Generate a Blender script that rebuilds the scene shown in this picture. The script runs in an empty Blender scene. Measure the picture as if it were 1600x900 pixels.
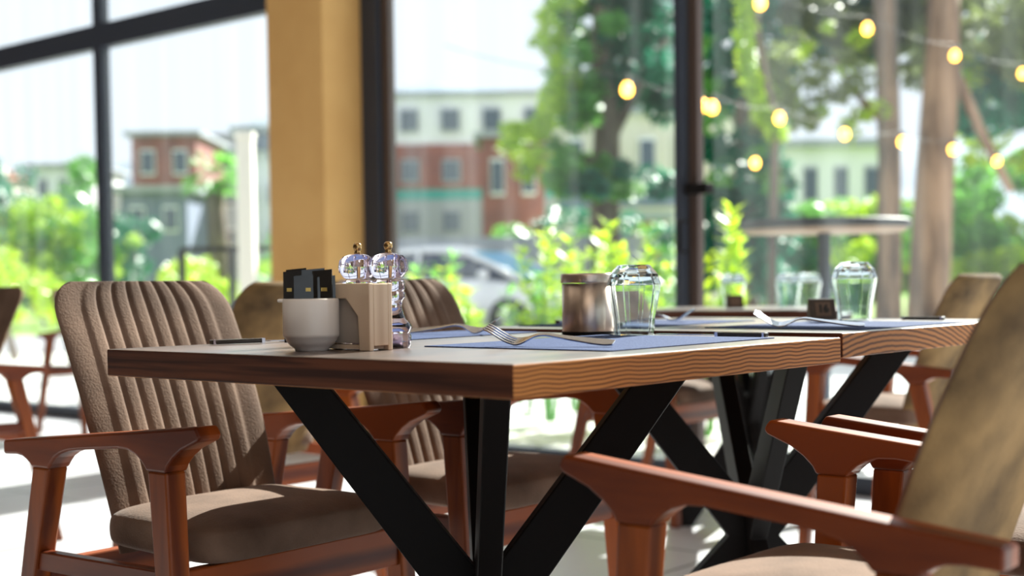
import bpy, math, random
from mathutils import Vector, Matrix
random.seed(7)
C = bpy.context.scene.collection
S = bpy.context.scene
PI = math.pi

# ------------------------------------------------------------------ camera, sky, sun, exposure
CAM = Vector((-1.1515, -0.9732, 0.8387))
YAW, PITCH, ROLL, FPX = 0.70226, -0.04154, -0.01257, 2105.4
fw = Vector((math.cos(YAW)*math.cos(PITCH), math.sin(YAW)*math.cos(PITCH), math.sin(PITCH)))
rt0 = Vector((math.sin(YAW), -math.cos(YAW), 0)); up0 = rt0.cross(fw)
rt = rt0*math.cos(ROLL) + up0*math.sin(ROLL); up = rt.cross(fw)
cd = bpy.data.cameras.new('camera'); cam = bpy.data.objects.new('camera', cd); C.objects.link(cam)
cam.matrix_world = Matrix(((rt.x, up.x, -fw.x, CAM.x), (rt.y, up.y, -fw.y, CAM.y), (rt.z, up.z, -fw.z, CAM.z), (0, 0, 0, 1)))
cd.sensor_width = 36; cd.lens = FPX/1600*36; cd.shift_y = 83/1600
cd.clip_end = 1000; cd.clip_start = .02
cd.dof.use_dof = True; cd.dof.focus_distance = 2.02; cd.dof.aperture_fstop = 2.9
S.camera = cam
S.view_settings.view_transform = 'Standard'; S.view_settings.look = 'None'
S.view_settings.gamma = 1; S.view_settings.use_curve_mapping = False
S.view_settings.exposure = 0.75
w = bpy.data.worlds.new('sky'); S.world = w; w.use_nodes = True
bg = w.node_tree.nodes['Background']; bg.inputs[0].default_value = (.82, .86, .94, 1); bg.inputs[1].default_value = 0.76
sd = bpy.data.lights.new('sun', 'SUN'); sun = bpy.data.objects.new('sun', sd); C.objects.link(sun)
sd.energy = 10.5; sd.angle = math.radians(.6); sd.color = (1, .95, .86)
az, el = math.radians(6), math.radians(34)
sv = Vector((math.cos(az)*math.cos(el), math.sin(az)*math.cos(el), math.sin(el)))
sun.rotation_euler = sv.to_track_quat('Z', 'Y').to_euler(); sun.location = (12, -3, 9)
def area(name, loc, sx, sy, e, col, rot=(0, 0, 0)):
    l = bpy.data.lights.new(name, 'AREA'); l.shape = 'RECTANGLE'; l.size = sx; l.size_y = sy; l.energy = e; l.color = col
    o = bpy.data.objects.new(name, l); C.objects.link(o); o.location = loc; o.rotation_euler = rot
    return o
area('ceiling_light', (-1.6, -1.6, 3.4), 2.5, 2.5, 14, (1, .86, .68))
area('ceiling_light', (0.6, 2.2, 3.4), 2.5, 2.5, 8, (1, .86, .68))
S.cycles.max_bounces = 14; S.cycles.transparent_max_bounces = 24; S.cycles.transmission_bounces = 12
S.cycles.caustics_refractive = False; S.cycles.caustics_reflective = False
S.cycles.sample_clamp_indirect = 6

def at(px, py, Z):
    "a point seen at a pixel of the 1600x900 photograph at depth Z"
    return CAM + (fw + rt*((px-800)/FPX) - up*((py-533)/FPX))*Z
def ground_at(px, Z, z=0.0):
    p = at(px, 445, Z); return Vector((p.x, p.y, z))

# ------------------------------------------------------------------ mesh helpers
class MB:
    def __init__(s): s.v = []; s.f = []
    def add(s, vs, fs):
        n = len(s.v); s.v += [Vector(v) for v in vs]; s.f += [tuple(i+n for i in f) for f in fs]; return s
    def box(s, c, d, rz=0, M=None):
        hx, hy, hz = d[0]/2, d[1]/2, d[2]/2
        R = M if M else Matrix.Rotation(rz, 3, 'Z')
        vs = [Vector(c) + R @ Vector((x*hx, y*hy, z*hz)) for x in (-1, 1) for y in (-1, 1) for z in (-1, 1)]
        return s.add(vs, [(0, 1, 3, 2), (4, 6, 7, 5), (0, 4, 5, 1), (2, 3, 7, 6), (0, 2, 6, 4), (1, 5, 7, 3)])
    def hexa(s, a, b):
        "two quads (bottom, top) joined"
        return s.add(list(a)+list(b), [(3, 2, 1, 0), (4, 5, 6, 7), (0, 1, 5, 4), (1, 2, 6, 5), (2, 3, 7, 6), (3, 0, 4, 7)])
    def prism(s, prof, fn, a, b):
        "prof: 2D outline; fn(u,v,t) -> 3D; extruded t=a..b"
        n = len(prof)
        vs = [fn(u, v, a) for u, v in prof] + [fn(u, v, b) for u, v in prof]
        return s.add(vs, [tuple(range(n))[::-1], tuple(range(n, 2*n))] + [(i, (i+1) % n, n+(i+1) % n, n+i) for i in range(n)])
    def lathe(s, prof, c=(0, 0, 0), n=32, closed=False):
        c = Vector(c); base = len(s.v); m = len(prof)
        for r, z in prof:
            for k in range(n):
                a = 2*PI*k/n; s.v.append(c + Vector((r*math.cos(a), r*math.sin(a), z)))
        rng = m if closed else m-1
        for i in range(rng):
            j = (i+1) % m
            for k in range(n):
                l = (k+1) % n
                s.f.append((base+i*n+k, base+i*n+l, base+j*n+l, base+j*n+k))
        if not closed:
            s.f.append(tuple(base+k for k in range(n))[::-1]); s.f.append(tuple(base+(m-1)*n+k for k in range(n)))
        return s
    def tube(s, pts, r, n=8, caps=True):
        pts = [Vector(p) for p in pts]; base = len(s.v)
        if not hasattr(r, '__len__'): r = [r]*len(pts)
        prev = None
        for i, p in enumerate(pts):
            d = (pts[min(i+1, len(pts)-1)]-pts[max(i-1, 0)]).normalized()
            a = prev if prev is not None else (Vector((0, 0, 1)) if abs(d.z) < .9 else Vector((1, 0, 0)))
            u = (a - d*a.dot(d)).normalized(); prev = u; v = d.cross(u)
            for k in range(n):
                t = 2*PI*k/n; s.v.append(p + (u*math.cos(t)+v*math.sin(t))*r[i])
        for i in range(len(pts)-1):
            for k in range(n):
                l = (k+1) % n
                s.f.append((base+i*n+k, base+i*n+l, base+(i+1)*n+l, base+(i+1)*n+k))
        if caps:
            s.f.append(tuple(base+k for k in range(n))[::-1]); e = base+(len(pts)-1)*n
            s.f.append(tuple(e+k for k in range(n)))
        return s
    def beam(s, p, q, wd, th, side):
        "rectangular bar p->q; wd along 'side', th along the third axis"
        p, q = Vector(p), Vector(q); d = (q-p).normalized(); a = Vector(side); a = (a-d*a.dot(d)).normalized(); b = d.cross(a)
        A = [p+a*wd/2*i+b*th/2*j for i, j in ((-1, -1), (1, -1), (1, 1), (-1, 1))]
        B = [q+a*wd/2*i+b*th/2*j for i, j in ((-1, -1), (1, -1), (1, 1), (-1, 1))]
        return s.hexa(A, B)
    def strip(s, rows, th):
        "rows: list of (center, half width, side vector, normal) -> closed thin band"
        base = len(s.v)
        for c, hw, sd_, nn in rows:
            c, sd_, nn = Vector(c), Vector(sd_), Vector(nn)
            t = th if not isinstance(th, tuple) else th[0]
            for i, j in ((-1, -1), (1, -1), (1, 1), (-1, 1)): s.v.append(c+sd_*hw*i+nn*t/2*j)
        for i in range(len(rows)-1):
            for k in range(4):
                l = (k+1) % 4; s.f.append((base+i*4+k, base+i*4+l, base+i*4+4+l, base+i*4+4+k))
        s.f.append((base+3, base+2, base+1, base)); e = base+4*(len(rows)-1); s.f.append((e, e+1, e+2, e+3))
        return s

def obj(name, mb, mat, parent=None, bevel=0, smooth=False, seg=2, sub=0, loc=None, M=None):
    me = bpy.data.meshes.new(name); me.from_pydata([tuple(v) for v in mb.v], [], mb.f); me.update()
    me.materials.append(mat)
    if smooth:
        for p in me.polygons: p.use_smooth = True
    o = bpy.data.objects.new(name, me); C.objects.link(o)
    if bevel:
        m = o.modifiers.new('bevel', 'BEVEL'); m.width = bevel; m.segments = seg; m.limit_method = 'ANGLE'; m.angle_limit = math.radians(32)
        m.harden_normals = False
    if sub:
        m = o.modifiers.new('subd', 'SUBSURF'); m.levels = sub; m.render_levels = sub
    if parent: o.parent = parent
    if loc is not None: o.location = loc
    return o
def tag(o, label, cat, group=None, kind=None):
    o['label'] = label; o['category'] = cat
    if group: o['group'] = group
    if kind: o['kind'] = kind
    return o
def empty(name, loc=(0, 0, 0), rz=0, label=None, cat=None, group=None):
    o = bpy.data.objects.new(name, None); C.objects.link(o); o.location = loc; o.rotation_euler = (0, 0, rz); o.empty_display_size = .1
    if label: tag(o, label, cat, group)
    return o
def struct(o): o['kind'] = 'structure'; return o
def copy_tree(o, parent=None):
    c = o.copy(); C.objects.link(c); c.parent = parent
    for ch in list(o.children): copy_tree(ch, c)
    return c

# ------------------------------------------------------------------ materials
def mat(name, col, rough=.5, metal=0, **kw):
    m = bpy.data.materials.new(name); m.use_nodes = True; b = m.node_tree.nodes['Principled BSDF']
    b.inputs['Base Color'].default_value = (*col, 1); b.inputs['Roughness'].default_value = rough; b.inputs['Metallic'].default_value = metal
    for k, v in kw.items(): b.inputs[k.replace('_', ' ')].default_value = v
    return m
def nn(m, t, **kw):
    n = m.node_tree.nodes.new(t)
    for k, v in kw.items(): setattr(n, k, v)
    return n
def noise_col(m, c1, c2, scale=8, stretch=(1, 1, 1), lo=.35, hi=.65, detail=4, rot=(0, 0, 0), bump=0, bscale=None, dist=0, dfine=None):
    L = m.node_tree.links; b = m.node_tree.nodes['Principled BSDF']
    tc = nn(m, 'ShaderNodeTexCoord'); mp = nn(m, 'ShaderNodeMapping'); mp.inputs['Scale'].default_value = stretch; mp.inputs['Rotation'].default_value = rot
    L.new(tc.outputs['Object'], mp.inputs[0])
    n = nn(m, 'ShaderNodeTexNoise'); n.inputs['Scale'].default_value = scale; n.inputs['Detail'].default_value = detail; n.inputs['Distortion'].default_value = dist
    L.new(mp.outputs[0], n.inputs['Vector'])
    r = nn(m, 'ShaderNodeValToRGB'); r.color_ramp.elements[0].position = lo; r.color_ramp.elements[1].position = hi
    r.color_ramp.elements[0].color = (*c1, 1); r.color_ramp.elements[1].color = (*c2, 1)
    L.new(n.outputs[0], r.inputs[0]); L.new(r.outputs[0], b.inputs['Base Color'])
    if bump:
        n2 = nn(m, 'ShaderNodeTexNoise'); n2.inputs['Scale'].default_value = bscale or scale; n2.inputs['Detail'].default_value = 3
        L.new(mp.outputs[0], n2.inputs['Vector'])
        bp = nn(m, 'ShaderNodeBump'); bp.inputs['Strength'].default_value = bump; bp.inputs['Distance'].default_value = .003
        L.new(n2.outputs[0], bp.inputs['Height']); L.new(bp.outputs[0], b.inputs['Normal'])
    return m
def wood(name, dark, light, axis, rough=.35, scale=14, dist=5, coat=0):
    "wavy grain running along the axis"
    m = mat(name, light, rough); b = m.node_tree.nodes['Principled BSDF']; L = m.node_tree.links
    b.inputs['Specular IOR Level'].default_value = .3; b.inputs['Coat Weight'].default_value = coat; b.inputs['Coat Roughness'].default_value = .12
    tc = nn(m, 'ShaderNodeTexCoord'); mp = nn(m, 'ShaderNodeMapping')
    st = {'x': (.12, 1, 1), 'y': (1, .12, 1), 'z': (1, 1, .12)}[axis]; mp.inputs['Scale'].default_value = st
    L.new(tc.outputs['Object'], mp.inputs[0])
    wv = nn(m, 'ShaderNodeTexWave', wave_type='BANDS', bands_direction={'x': 'Z', 'y': 'X', 'z': 'X'}[axis])
    wv.inputs['Scale'].default_value = scale; wv.inputs['Distortion'].default_value = dist; wv.inputs['Detail'].default_value = 3; wv.inputs['Detail Scale'].default_value = 1.6
    L.new(mp.outputs[0], wv.inputs['Vector'])
    n = nn(m, 'ShaderNodeTexNoise'); n.inputs['Scale'].default_value = 60; n.inputs['Detail'].default_value = 5; L.new(mp.outputs[0], n.inputs['Vector'])
    mx = nn(m, 'ShaderNodeMath', operation='MULTIPLY_ADD'); mx.inputs[1].default_value = .45
    L.new(n.outputs[0], mx.inputs[0])
    m2 = nn(m, 'ShaderNodeMath', operation='MULTIPLY'); m2.inputs[1].default_value = .75; L.new(wv.outputs['Fac'], m2.inputs[0]); L.new(m2.outputs[0], mx.inputs[2])
    r = nn(m, 'ShaderNodeValToRGB'); r.color_ramp.elements[0].position = .2; r.color_ramp.elements[1].position = .75
    r.color_ramp.elements[0].color = (*dark, 1); r.color_ramp.elements[1].color = (*light, 1)
    L.new(mx.outputs[0], r.inputs[0]); L.new(r.outputs[0], b.inputs['Base Color'])
    bp = nn(m, 'ShaderNodeBump'); bp.inputs['Strength'].default_value = .15; bp.inputs['Distance'].default_value = .001
    L.new(mx.outputs[0], bp.inputs['Height']); L.new(bp.outputs[0], b.inputs['Normal'])
    return m

def plank(name, dark, light, st, sc, det, lo, hi, dist, rings=None, edge=False):
    m = mat(name, light, .6, Specular_IOR_Level=.2) if edge else mat(name, light, .38, Coat_Weight=1.0, Coat_Roughness=.28, Coat_IOR=2.0); b = m.node_tree.nodes['Principled BSDF']; L = m.node_tree.links
    tc = nn(m, 'ShaderNodeTexCoord'); mp = nn(m, 'ShaderNodeMapping'); mp.inputs['Scale'].default_value = st; L.new(tc.outputs['Object'], mp.inputs[0])
    if rings:
        if rings == 'rings': mp.inputs['Location'].default_value = (.22, 0, .16)
        n = nn(m, 'ShaderNodeTexWave', wave_type=rings.upper(), rings_direction='Y', bands_direction='Z'); n.inputs['Detail Scale'].default_value = .22 if rings == 'bands' else .6; n.inputs['Distortion'].default_value = dist; n.inputs['Detail'].default_value = det; n.inputs['Scale'].default_value = sc
        o_ = n.outputs['Fac']
    else:
        n = nn(m, 'ShaderNodeTexNoise'); n.inputs['Scale'].default_value = sc; n.inputs['Detail'].default_value = det; n.inputs['Distortion'].default_value = dist; o_ = n.outputs[0]
    L.new(mp.outputs[0], n.inputs['Vector'])
    r_ = nn(m, 'ShaderNodeValToRGB'); e = r_.color_ramp.elements; e[0].position = lo; e[1].position = hi; e[0].color = (*dark, 1); e[1].color = (*light, 1)
    L.new(o_, r_.inputs[0]); L.new(r_.outputs[0], b.inputs['Base Color'])
    return m
M_top = plank('varnished pine top', (.022, .009, .006), (.11, .052, .026), (.9, 9, 30), 3.0, 3, .36, .58, .3)
M_topx = plank('dark brown and shaded edge', (.03, .008, .004), (.10, .030, .012), (.9, .9, 30), 3.6, 3, .36, .60, .3, edge=True)  # x faces have shade put into the colour; round table edge is dark brown
M_edge = plank('oiled pine edge', (.13, .042, .010), (.50, .20, .055), (1, 1, 1), 56, 1.4, .02, .7, 7, 'bands', True)
M_edge2 = plank('oiled pine end grain', (.11, .036, .010), (.44, .175, .05), (1, 1, 1), 34, 2, .08, .7, 2.2, 'rings', True)
M_chairwood = wood('reddish beech', (.095, .016, .002), (.32, .075, .010), 'z', rough=.42, scale=5, dist=3, coat=0)  # legs lifted toward orange, floor bounce put into the colour
M_armwood = wood('reddish beech arm', (.075, .011, .002), (.25, .052, .008), 'y', rough=.42, scale=5, dist=3, coat=0)
M_railwood = wood('reddish beech rail', (.075, .011, .002), (.25, .052, .008), 'x', rough=.42, scale=5, dist=3, coat=0)
M_suede = mat('taupe suede', (.25, .16, .105), .9, Sheen_Weight=.14, Sheen_Roughness=.3, Specular_IOR_Level=.2)
noise_col(M_suede, (.080, .048, .033), (.215, .137, .098), scale=7, lo=.3, hi=.72, detail=8, bump=.35, bscale=260)
M_suede_back = mat('ochre suede', (.3, .2, .1), .9, Sheen_Weight=.05, Specular_IOR_Level=.2)
noise_col(M_suede_back, (.035, .020, .009), (.30, .185, .078), scale=7, lo=.3, hi=.7, detail=8, bump=.3, bscale=240)
M_steelblack = mat('black steel', (.006, .005, .005), .55, .0, Specular_IOR_Level=.12)
M_frame = mat('dark window frame', (.022, .030, .048), .5)  # blue cast of the veil over the frames is put into the colour
M_bronze = mat('bronze window profile', (.06, .038, .03), .5)
M_column = noise_col(mat('ochre paint', (.62, .36, .12), .75), (.58, .33, .11), (.64, .38, .135), scale=3)
M_wall = noise_col(mat('dark warm plaster', (.16, .11, .08), .9), (.14, .095, .07), (.18, .125, .09), scale=4)
M_ceil = mat('ceiling paint', (.3, .24, .19), .9)
M_white = mat('white ceramic', (.74, .66, .60), .22)
M_sachet = mat('black foil', (.012, .011, .01), .18, Specular_IOR_Level=.7)
M_gold = mat('gold print', (.6, .42, .12), .35, .6)
M_napkin = mat('paper napkin', (.42, .36, .31), .9)
M_holder = wood('pale birch', (.62, .44, .30), (.76, .58, .42), 'z', rough=.5, scale=10, dist=1)
M_brass = mat('antique brass', (.45, .28, .12), .25, 1)
M_rod = mat('steel rod', (.28, .2, .24), .3, .9)
M_steel = mat('brushed steel', (.60, .49, .42), .3, 1, Anisotropic=.85, Anisotropic_Rotation=.25)
_t = nn(M_steel, 'ShaderNodeTangent', direction_type='RADIAL', axis='Z'); M_steel.node_tree.links.new(_t.outputs[0], M_steel.node_tree.nodes['Principled BSDF'].inputs['Tangent'])
M_cutlery = mat('polished steel', (.78, .80, .86), .16, 1)
M_knifeh = mat('dark knife handle', (.05, .045, .04), .25, .4)
M_mat = mat('woven placemat', (.03, .05, .13), .85, Specular_IOR_Level=.12)
noise_col(M_mat, (.022, .036, .10), (.06, .09, .20), scale=420, detail=1, lo=.3, hi=.7, bump=.5, bscale=420)
M_sign = mat('dark walnut sign', (.05, .028, .018), .5)
M_ink = mat('sign inlay', (.008, .006, .005), .5)
M_inlay = mat('sign face', (.16, .095, .06), .55)
def glassm(name, col, ior=1.5, rough=0.0):
    m = bpy.data.materials.new(name); m.use_nodes = True; t = m.node_tree; t.nodes.remove(t.nodes['Principled BSDF'])
    g = nn(m, 'ShaderNodeBsdfGlass'); g.inputs['Color'].default_value = (*col, 1); g.inputs['IOR'].default_value = ior; g.inputs['Roughness'].default_value = rough
    t.links.new(g.outputs[0], t.nodes['Material Output'].inputs[0]); return m
M_glass = glassm('drinking glass', (.97, 1, 1), 1.48)
M_acryl = glassm('clear acrylic', (.96, .93, .99), 1.44)
# window glass: transparent with a reflection and vertical wash streaks
M_pane = bpy.data.materials.new('window glass'); M_pane.use_nodes = True
t = M_pane.node_tree; t.nodes.remove(t.nodes['Principled BSDF']); L = t.links
tr = nn(M_pane, 'ShaderNodeBsdfTransparent'); tr.inputs[0].default_value = (.95, .985, .985, 1)
gl = nn(M_pane, 'ShaderNodeBsdfGlossy'); gl.inputs['Roughness'].default_value = .02
fr = nn(M_pane, 'ShaderNodeFresnel'); fr.inputs[0].default_value = 1.3
mx1 = nn(M_pane, 'ShaderNodeMixShader'); gb = nn(M_pane, 'ShaderNodeNewGeometry'); sb = nn(M_pane, 'ShaderNodeMath', operation='SUBTRACT'); sb.inputs[0].default_value = 1; L.new(gb.outputs['Backfacing'], sb.inputs[1])
mu = nn(M_pane, 'ShaderNodeMath', operation='MULTIPLY'); L.new(fr.outputs[0], mu.inputs[0]); L.new(sb.outputs[0], mu.inputs[1]); L.new(mu.outputs[0], mx1.inputs[0]); L.new(tr.outputs[0], mx1.inputs[1]); L.new(gl.outputs[0], mx1.inputs[2])
tl = nn(M_pane, 'ShaderNodeBsdfTranslucent'); tl.inputs[0].default_value = (.85, .95, 1, 1)
tc = nn(M_pane, 'ShaderNodeTexCoord'); mp = nn(M_pane, 'ShaderNodeMapping'); mp.inputs['Scale'].default_value = (1, 6, .10); L.new(tc.outputs['Object'], mp.inputs[0])
nz = nn(M_pane, 'ShaderNodeTexNoise'); nz.inputs['Scale'].default_value = 1.4; nz.inputs['Detail'].default_value = 5; L.new(mp.outputs[0], nz.inputs['Vector'])
mr = nn(M_pane, 'ShaderNodeMapRange'); mr.inputs[1].default_value = .42; mr.inputs[2].default_value = .8; mr.inputs[3].default_value = .004; mr.inputs[4].default_value = .022; L.new(nz.outputs[0], mr.inputs[0])
mx2 = nn(M_pane, 'ShaderNodeMixShader'); L.new(mr.outputs[0], mx2.inputs[0]); L.new(mx1.outputs[0], mx2.inputs[1]); L.new(tl.outputs[0], mx2.inputs[2])
L.new(mx2.outputs[0], t.nodes['Material Output'].inputs[0])
# floor tiles
M_floor = mat('pale floor tile', (.60, .60, .62), .38)
b = M_floor.node_tree.nodes['Principled BSDF']; L = M_floor.node_tree.links
tc = nn(M_floor, 'ShaderNodeTexCoord'); br = nn(M_floor, 'ShaderNodeTexBrick'); L.new(tc.outputs['Object'], br.inputs['Vector'])
br.offset = 0; br.inputs['Scale'].default_value = 1; br.inputs['Brick Width'].default_value = .6; br.inputs['Row Height'].default_value = .6
br.inputs['Mortar Size'].default_value = .006; br.inputs['Color1'].default_value = (.62, .62, .65, 1); br.inputs['Color2'].default_value = (.57, .57, .60, 1); br.inputs['Mortar'].default_value = (.08, .09, .1, 1)
L.new(br.outputs['Color'], b.inputs['Base Color'])
M_pave = noise_col(mat('pale paving', (.66, .65, .63), .8), (.5, .5, .5), (.74, .73, .7), scale=1.2)
M_road = noise_col(mat('asphalt', (.2, .2, .22), .85), (.2, .2, .22), (.28, .28, .3), scale=2)
M_grass = noise_col(mat('lawn', (.12, .25, .04), .9), (.08, .2, .03), (.3, .42, .06), scale=1.5)
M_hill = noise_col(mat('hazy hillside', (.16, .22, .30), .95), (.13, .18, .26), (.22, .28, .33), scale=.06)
M_bark = noise_col(mat('pine bark', (.3, .19, .13), .95), (.09, .05, .032), (.34, .21, .13), scale=5, stretch=(1, 1, .2), lo=.35, hi=.6)
M_barkd = noise_col(mat('dark bark', (.14, .10, .08), .95), (.07, .05, .04), (.2, .15, .11), scale=5, stretch=(1, 1, .2))
def leafm(name, c1, c2, tcol):
    m = bpy.data.materials.new(name); m.use_nodes = True; t = m.node_tree; t.nodes.remove(t.nodes['Principled BSDF'])
    d = nn(m, 'ShaderNodeBsdfDiffuse'); tl = nn(m, 'ShaderNodeBsdfTranslucent'); mx = nn(m, 'ShaderNodeMixShader'); mx.inputs[0].default_value = .55
    g = nn(m, 'ShaderNodeNewGeometry'); r = nn(m, 'ShaderNodeValToRGB'); r.color_ramp.elements[0].color = (*c1, 1); r.color_ramp.elements[1].color = (*c2, 1)
    t.links.new(g.outputs['Random Per Island'], r.inputs[0]); t.links.new(r.outputs[0], d.inputs[0]); tl.inputs[0].default_value = (*tcol, 1)
    gl = nn(m, 'ShaderNodeBsdfGlossy'); gl.inputs['Roughness'].default_value = .35; m3 = nn(m, 'ShaderNodeMixShader'); m3.inputs[0].default_value = .06
    t.links.new(d.outputs[0], mx.inputs[1]); t.links.new(tl.outputs[0], mx.inputs[2])
    t.links.new(mx.outputs[0], m3.inputs[1]); t.links.new(gl.outputs[0], m3.inputs[2])
    t.links.new(m3.outputs[0], t.nodes['Material Output'].inputs[0]); return m
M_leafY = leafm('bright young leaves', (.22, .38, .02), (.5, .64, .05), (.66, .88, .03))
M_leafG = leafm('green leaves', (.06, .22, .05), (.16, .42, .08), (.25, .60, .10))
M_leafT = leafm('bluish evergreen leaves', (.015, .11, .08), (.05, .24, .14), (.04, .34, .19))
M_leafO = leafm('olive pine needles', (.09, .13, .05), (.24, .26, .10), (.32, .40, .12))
def emis(name, col, s):
    m = bpy.data.materials.new(name); m.use_nodes = True; b = m.node_tree.nodes['Principled BSDF']
    b.inputs['Base Color'].default_value = (*col, 1); b.inputs['Emission Color'].default_value = (*col, 1); b.inputs['Emission Strength'].default_value = s; return m
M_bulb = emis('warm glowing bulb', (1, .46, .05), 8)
M_bwhite = noise_col(mat('white render', (.75, .76, .8), .8), (.78, .79, .84), (.88, .89, .92), scale=.4)
M_bcream = mat('cream render', (.74, .70, .60), .8)
M_bbrick = noise_col(mat('brick render', (.36, .12, .09), .85), (.22, .085, .085), (.34, .12, .10), scale=.6)
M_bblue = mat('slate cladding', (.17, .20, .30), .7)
M_bgrey = mat('grey concrete', (.36, .38, .44), .8)
M_teal = mat('teal awning', (.05, .34, .33), .6)
M_win = mat('dark window glass', (.05, .08, .12), .12, 0, Specular_IOR_Level=.8)
M_roofred = mat('red roof tile', (.42, .12, .08), .8)
M_carpaint = mat('white car paint', (.8, .8, .82), .25, 0, Coat_Weight=.5)
M_carglass = mat('car window glass', (.02, .03, .07), .05, 0, Specular_IOR_Level=.9)
M_windshield = mat('sky-coloured windshield', (.03, .32, .62), .3, 0, Specular_IOR_Level=.6)  # bright blue stands for reflected sky, put into the base colour
M_tyre = mat('tyre rubber', (.02, .02, .02), .8)
M_hub = mat('wheel rim alloy', (.5, .5, .52), .3, .8)
M_lamp = mat('lamp lens', (.8, .3, .1), .2)
M_cord = mat('black cord', (.02, .02, .02), .6)
M_terrtop = mat('round terrace tabletop', (.02, .018, .022), .6)
M_terredge = mat('tan table underside', (.26, .16, .10), .6)
M_pole = mat('navy pole', (.02, .035, .07), .4)
M_post = mat('cream post', (.78, .74, .66), .7)

# ------------------------------------------------------------------ room shell
FX = 3.75      # inner line of the glass front
fl = struct(obj('floor', MB().box((-.7, 3.25, -.05), (9.1, 14.1, .1)), M_floor))
struct(obj('ceiling', MB().box((-.7, 3.25, 3.65), (9.1, 14.1, .1)), M_ceil))
struct(obj('wall_back', MB().box((-5.2, 3.25, 1.8), (.1, 14.1, 3.6)), M_wall))
struct(obj('wall_left', MB().box((-.7, 10.25, 1.8), (9.1, .1, 3.6)), M_wall))
struct(obj('trim_1', MB().box((FX-.03, 4.4415, 1.8), (.5, .6, 3.6)).v and MB().box((3.60, 4.36, 1.8), (.30, .43, 3.6)), M_column, bevel=.006))
def window(name, y0, y1, bars_v, bars_h, panes, fm=M_frame):
    f = MB()
    for y, wd, z0, z1 in bars_v: f.box((FX, y, (z0+z1)/2), (.07, wd, z1-z0))
    for z, h, a, b_ in bars_h: f.box((FX, (a+b_)/2, z), (.075, b_-a, h))
    o = struct(obj(name, f, fm, bevel=.004))
    for a, b_, z0, z1 in panes: obj('pane', MB().box((FX, (a+b_)/2, (z0+z1)/2), (.006, b_-a, z1-z0)), M_pane, o)
    return o
TZ = 2.44
window('window_1', 4.78, 10.2, [(4.60, .06, .03, 3.6), (6.55, .085, .03, 3.6), (8.30, .085, .03, 3.6), (10.15, .09, .03, 3.6)],
       [(.03, .09, 4.6, 10.2), (TZ, .15, 4.6, 10.2), (3.56, .08, 4.6, 10.2)],
       [(a, b_, z0, z1) for a, b_ in ((4.63, 6.51), (6.59, 8.26), (8.34, 10.1)) for z0, z1 in ((.07, TZ-.07), (TZ+.07, 3.52))])
window('window_2', 2.2, 4.2, [(4.10, .155, .03, 3.6), (2.205, .04, .03, 3.6)], [(.03, .09, 2.2, 4.1), (2.62, .08, 2.2, 4.1), (3.56, .08, 2.2, 4.1)],
       [(2.22, 4.03, .07, 2.58), (2.22, 4.03, 2.66, 3.52)])
w3 = window('window_3', -.2, 2.2, [(-.1, .09, .03, 3.6)], [(.03, .09, -.1, 2.2), (2.62, .08, -.1, 2.2), (3.56, .08, -.1, 2.2)],
       [(-.06, 2.05, .07, 2.58), (-.06, 2.05, 2.66, 3.52)])
obj('door_profile', MB().box((FX+.03, 2.155, 1.8), (.05, .045, 3.55)), M_bronze, w3, bevel=.004)
obj('door_profile', MB().box((FX+.01, 3.99, 1.8), (.05, .05, 3.55)), M_bronze, w3, bevel=.004)
obj('lock', MB().box((FX-.02, 2.11, 1.235), (.06, .11, .045)), M_steelblack, w3, bevel=.004)
obj('handle', MB().tube([(FX-.035, 2.17, .97), (FX-.08, 2.17, .97), (FX-.08, 2.17, 1.10), (FX-.035, 2.17, 1.10)], .008), M_steelblack, w3)
window('window_4', -3.7, -.2, [(-1.9, .09, .03, 3.6), (-3.7, .12, .03, 3.6)], [(.03, .09, -3.7, -.1), (2.62, .08, -3.7, -.1), (3.56, .08, -3.7, -.1)],
       [(a, b_, z0, z1) for a, b_ in ((-1.86, -.14), (-3.65, -1.94)) for z0, z1 in ((.07, 2.58), (2.66, 3.52))])
f = MB(); SY = -3.75       # glass side wall to the right of the room
for x in (-5.1, -3.3, -1.5, .3, 2.0, 3.7): f.box((x, SY, 1.8), (.09, .07, 3.55))
for z in (.03, 2.62, 3.56): f.box((-.7, SY, z), (8.9, .075, .09))
w5 = struct(obj('window_5', f, M_frame, bevel=.004))
for xa in (-5.1, -3.3, -1.5, .3, 2.0):
    for z0, z1 in ((.08, 2.57), (2.67, 3.51)):
        obj('pane', MB().box((xa+.87, SY, (z0+z1)/2), (1.62, .006, z1-z0)), M_pane, w5)

# ------------------------------------------------------------------ armchair
def arc(cx, cy, r, a0, a1, n):
    return [(cx+r*math.cos(math.radians(a0+(a1-a0)*i/n)), cy+r*math.sin(math.radians(a0+(a1-a0)*i/n))) for i in range(n+1)]
def arm_profile():
    # (y, z) side outline, faces -y at the tip
    top = lambda y: .640 - (y+.25)*.096
    pts = [(-.250, .634), (-.245, .640)]
    pts += [(y, top(y)) for y in (-.15, 0, .15, .268)]
    pts += [(.270, .586), (.270, .566), (.232, .568)]
    pts += [(.214, .566), (.202, .561), (.192, .555), (.187, .550)]      # rear bracket down to the rear leg
    pts += [(.138, .550), (.132, .558), (.120, .569), (.104, .577), (.080, .5835), (.05, .587)]
    pts += [(-.055, .5965), (-.080, .5955), (-.098, .590), (-.111, .582), (-.121, .573), (-.125, .567)]
    pts += [(-.172, .567), (-.178, .578), (-.192, .591), (-.212, .604), (-.235, .613), (-.250, .619), (-.255, .626)]
    return pts
def back_y(z):
    "front face of the back shell as it leans"
    t = (z-.41)/.44
    return .075 + .10*t + .07*t*t
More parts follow.
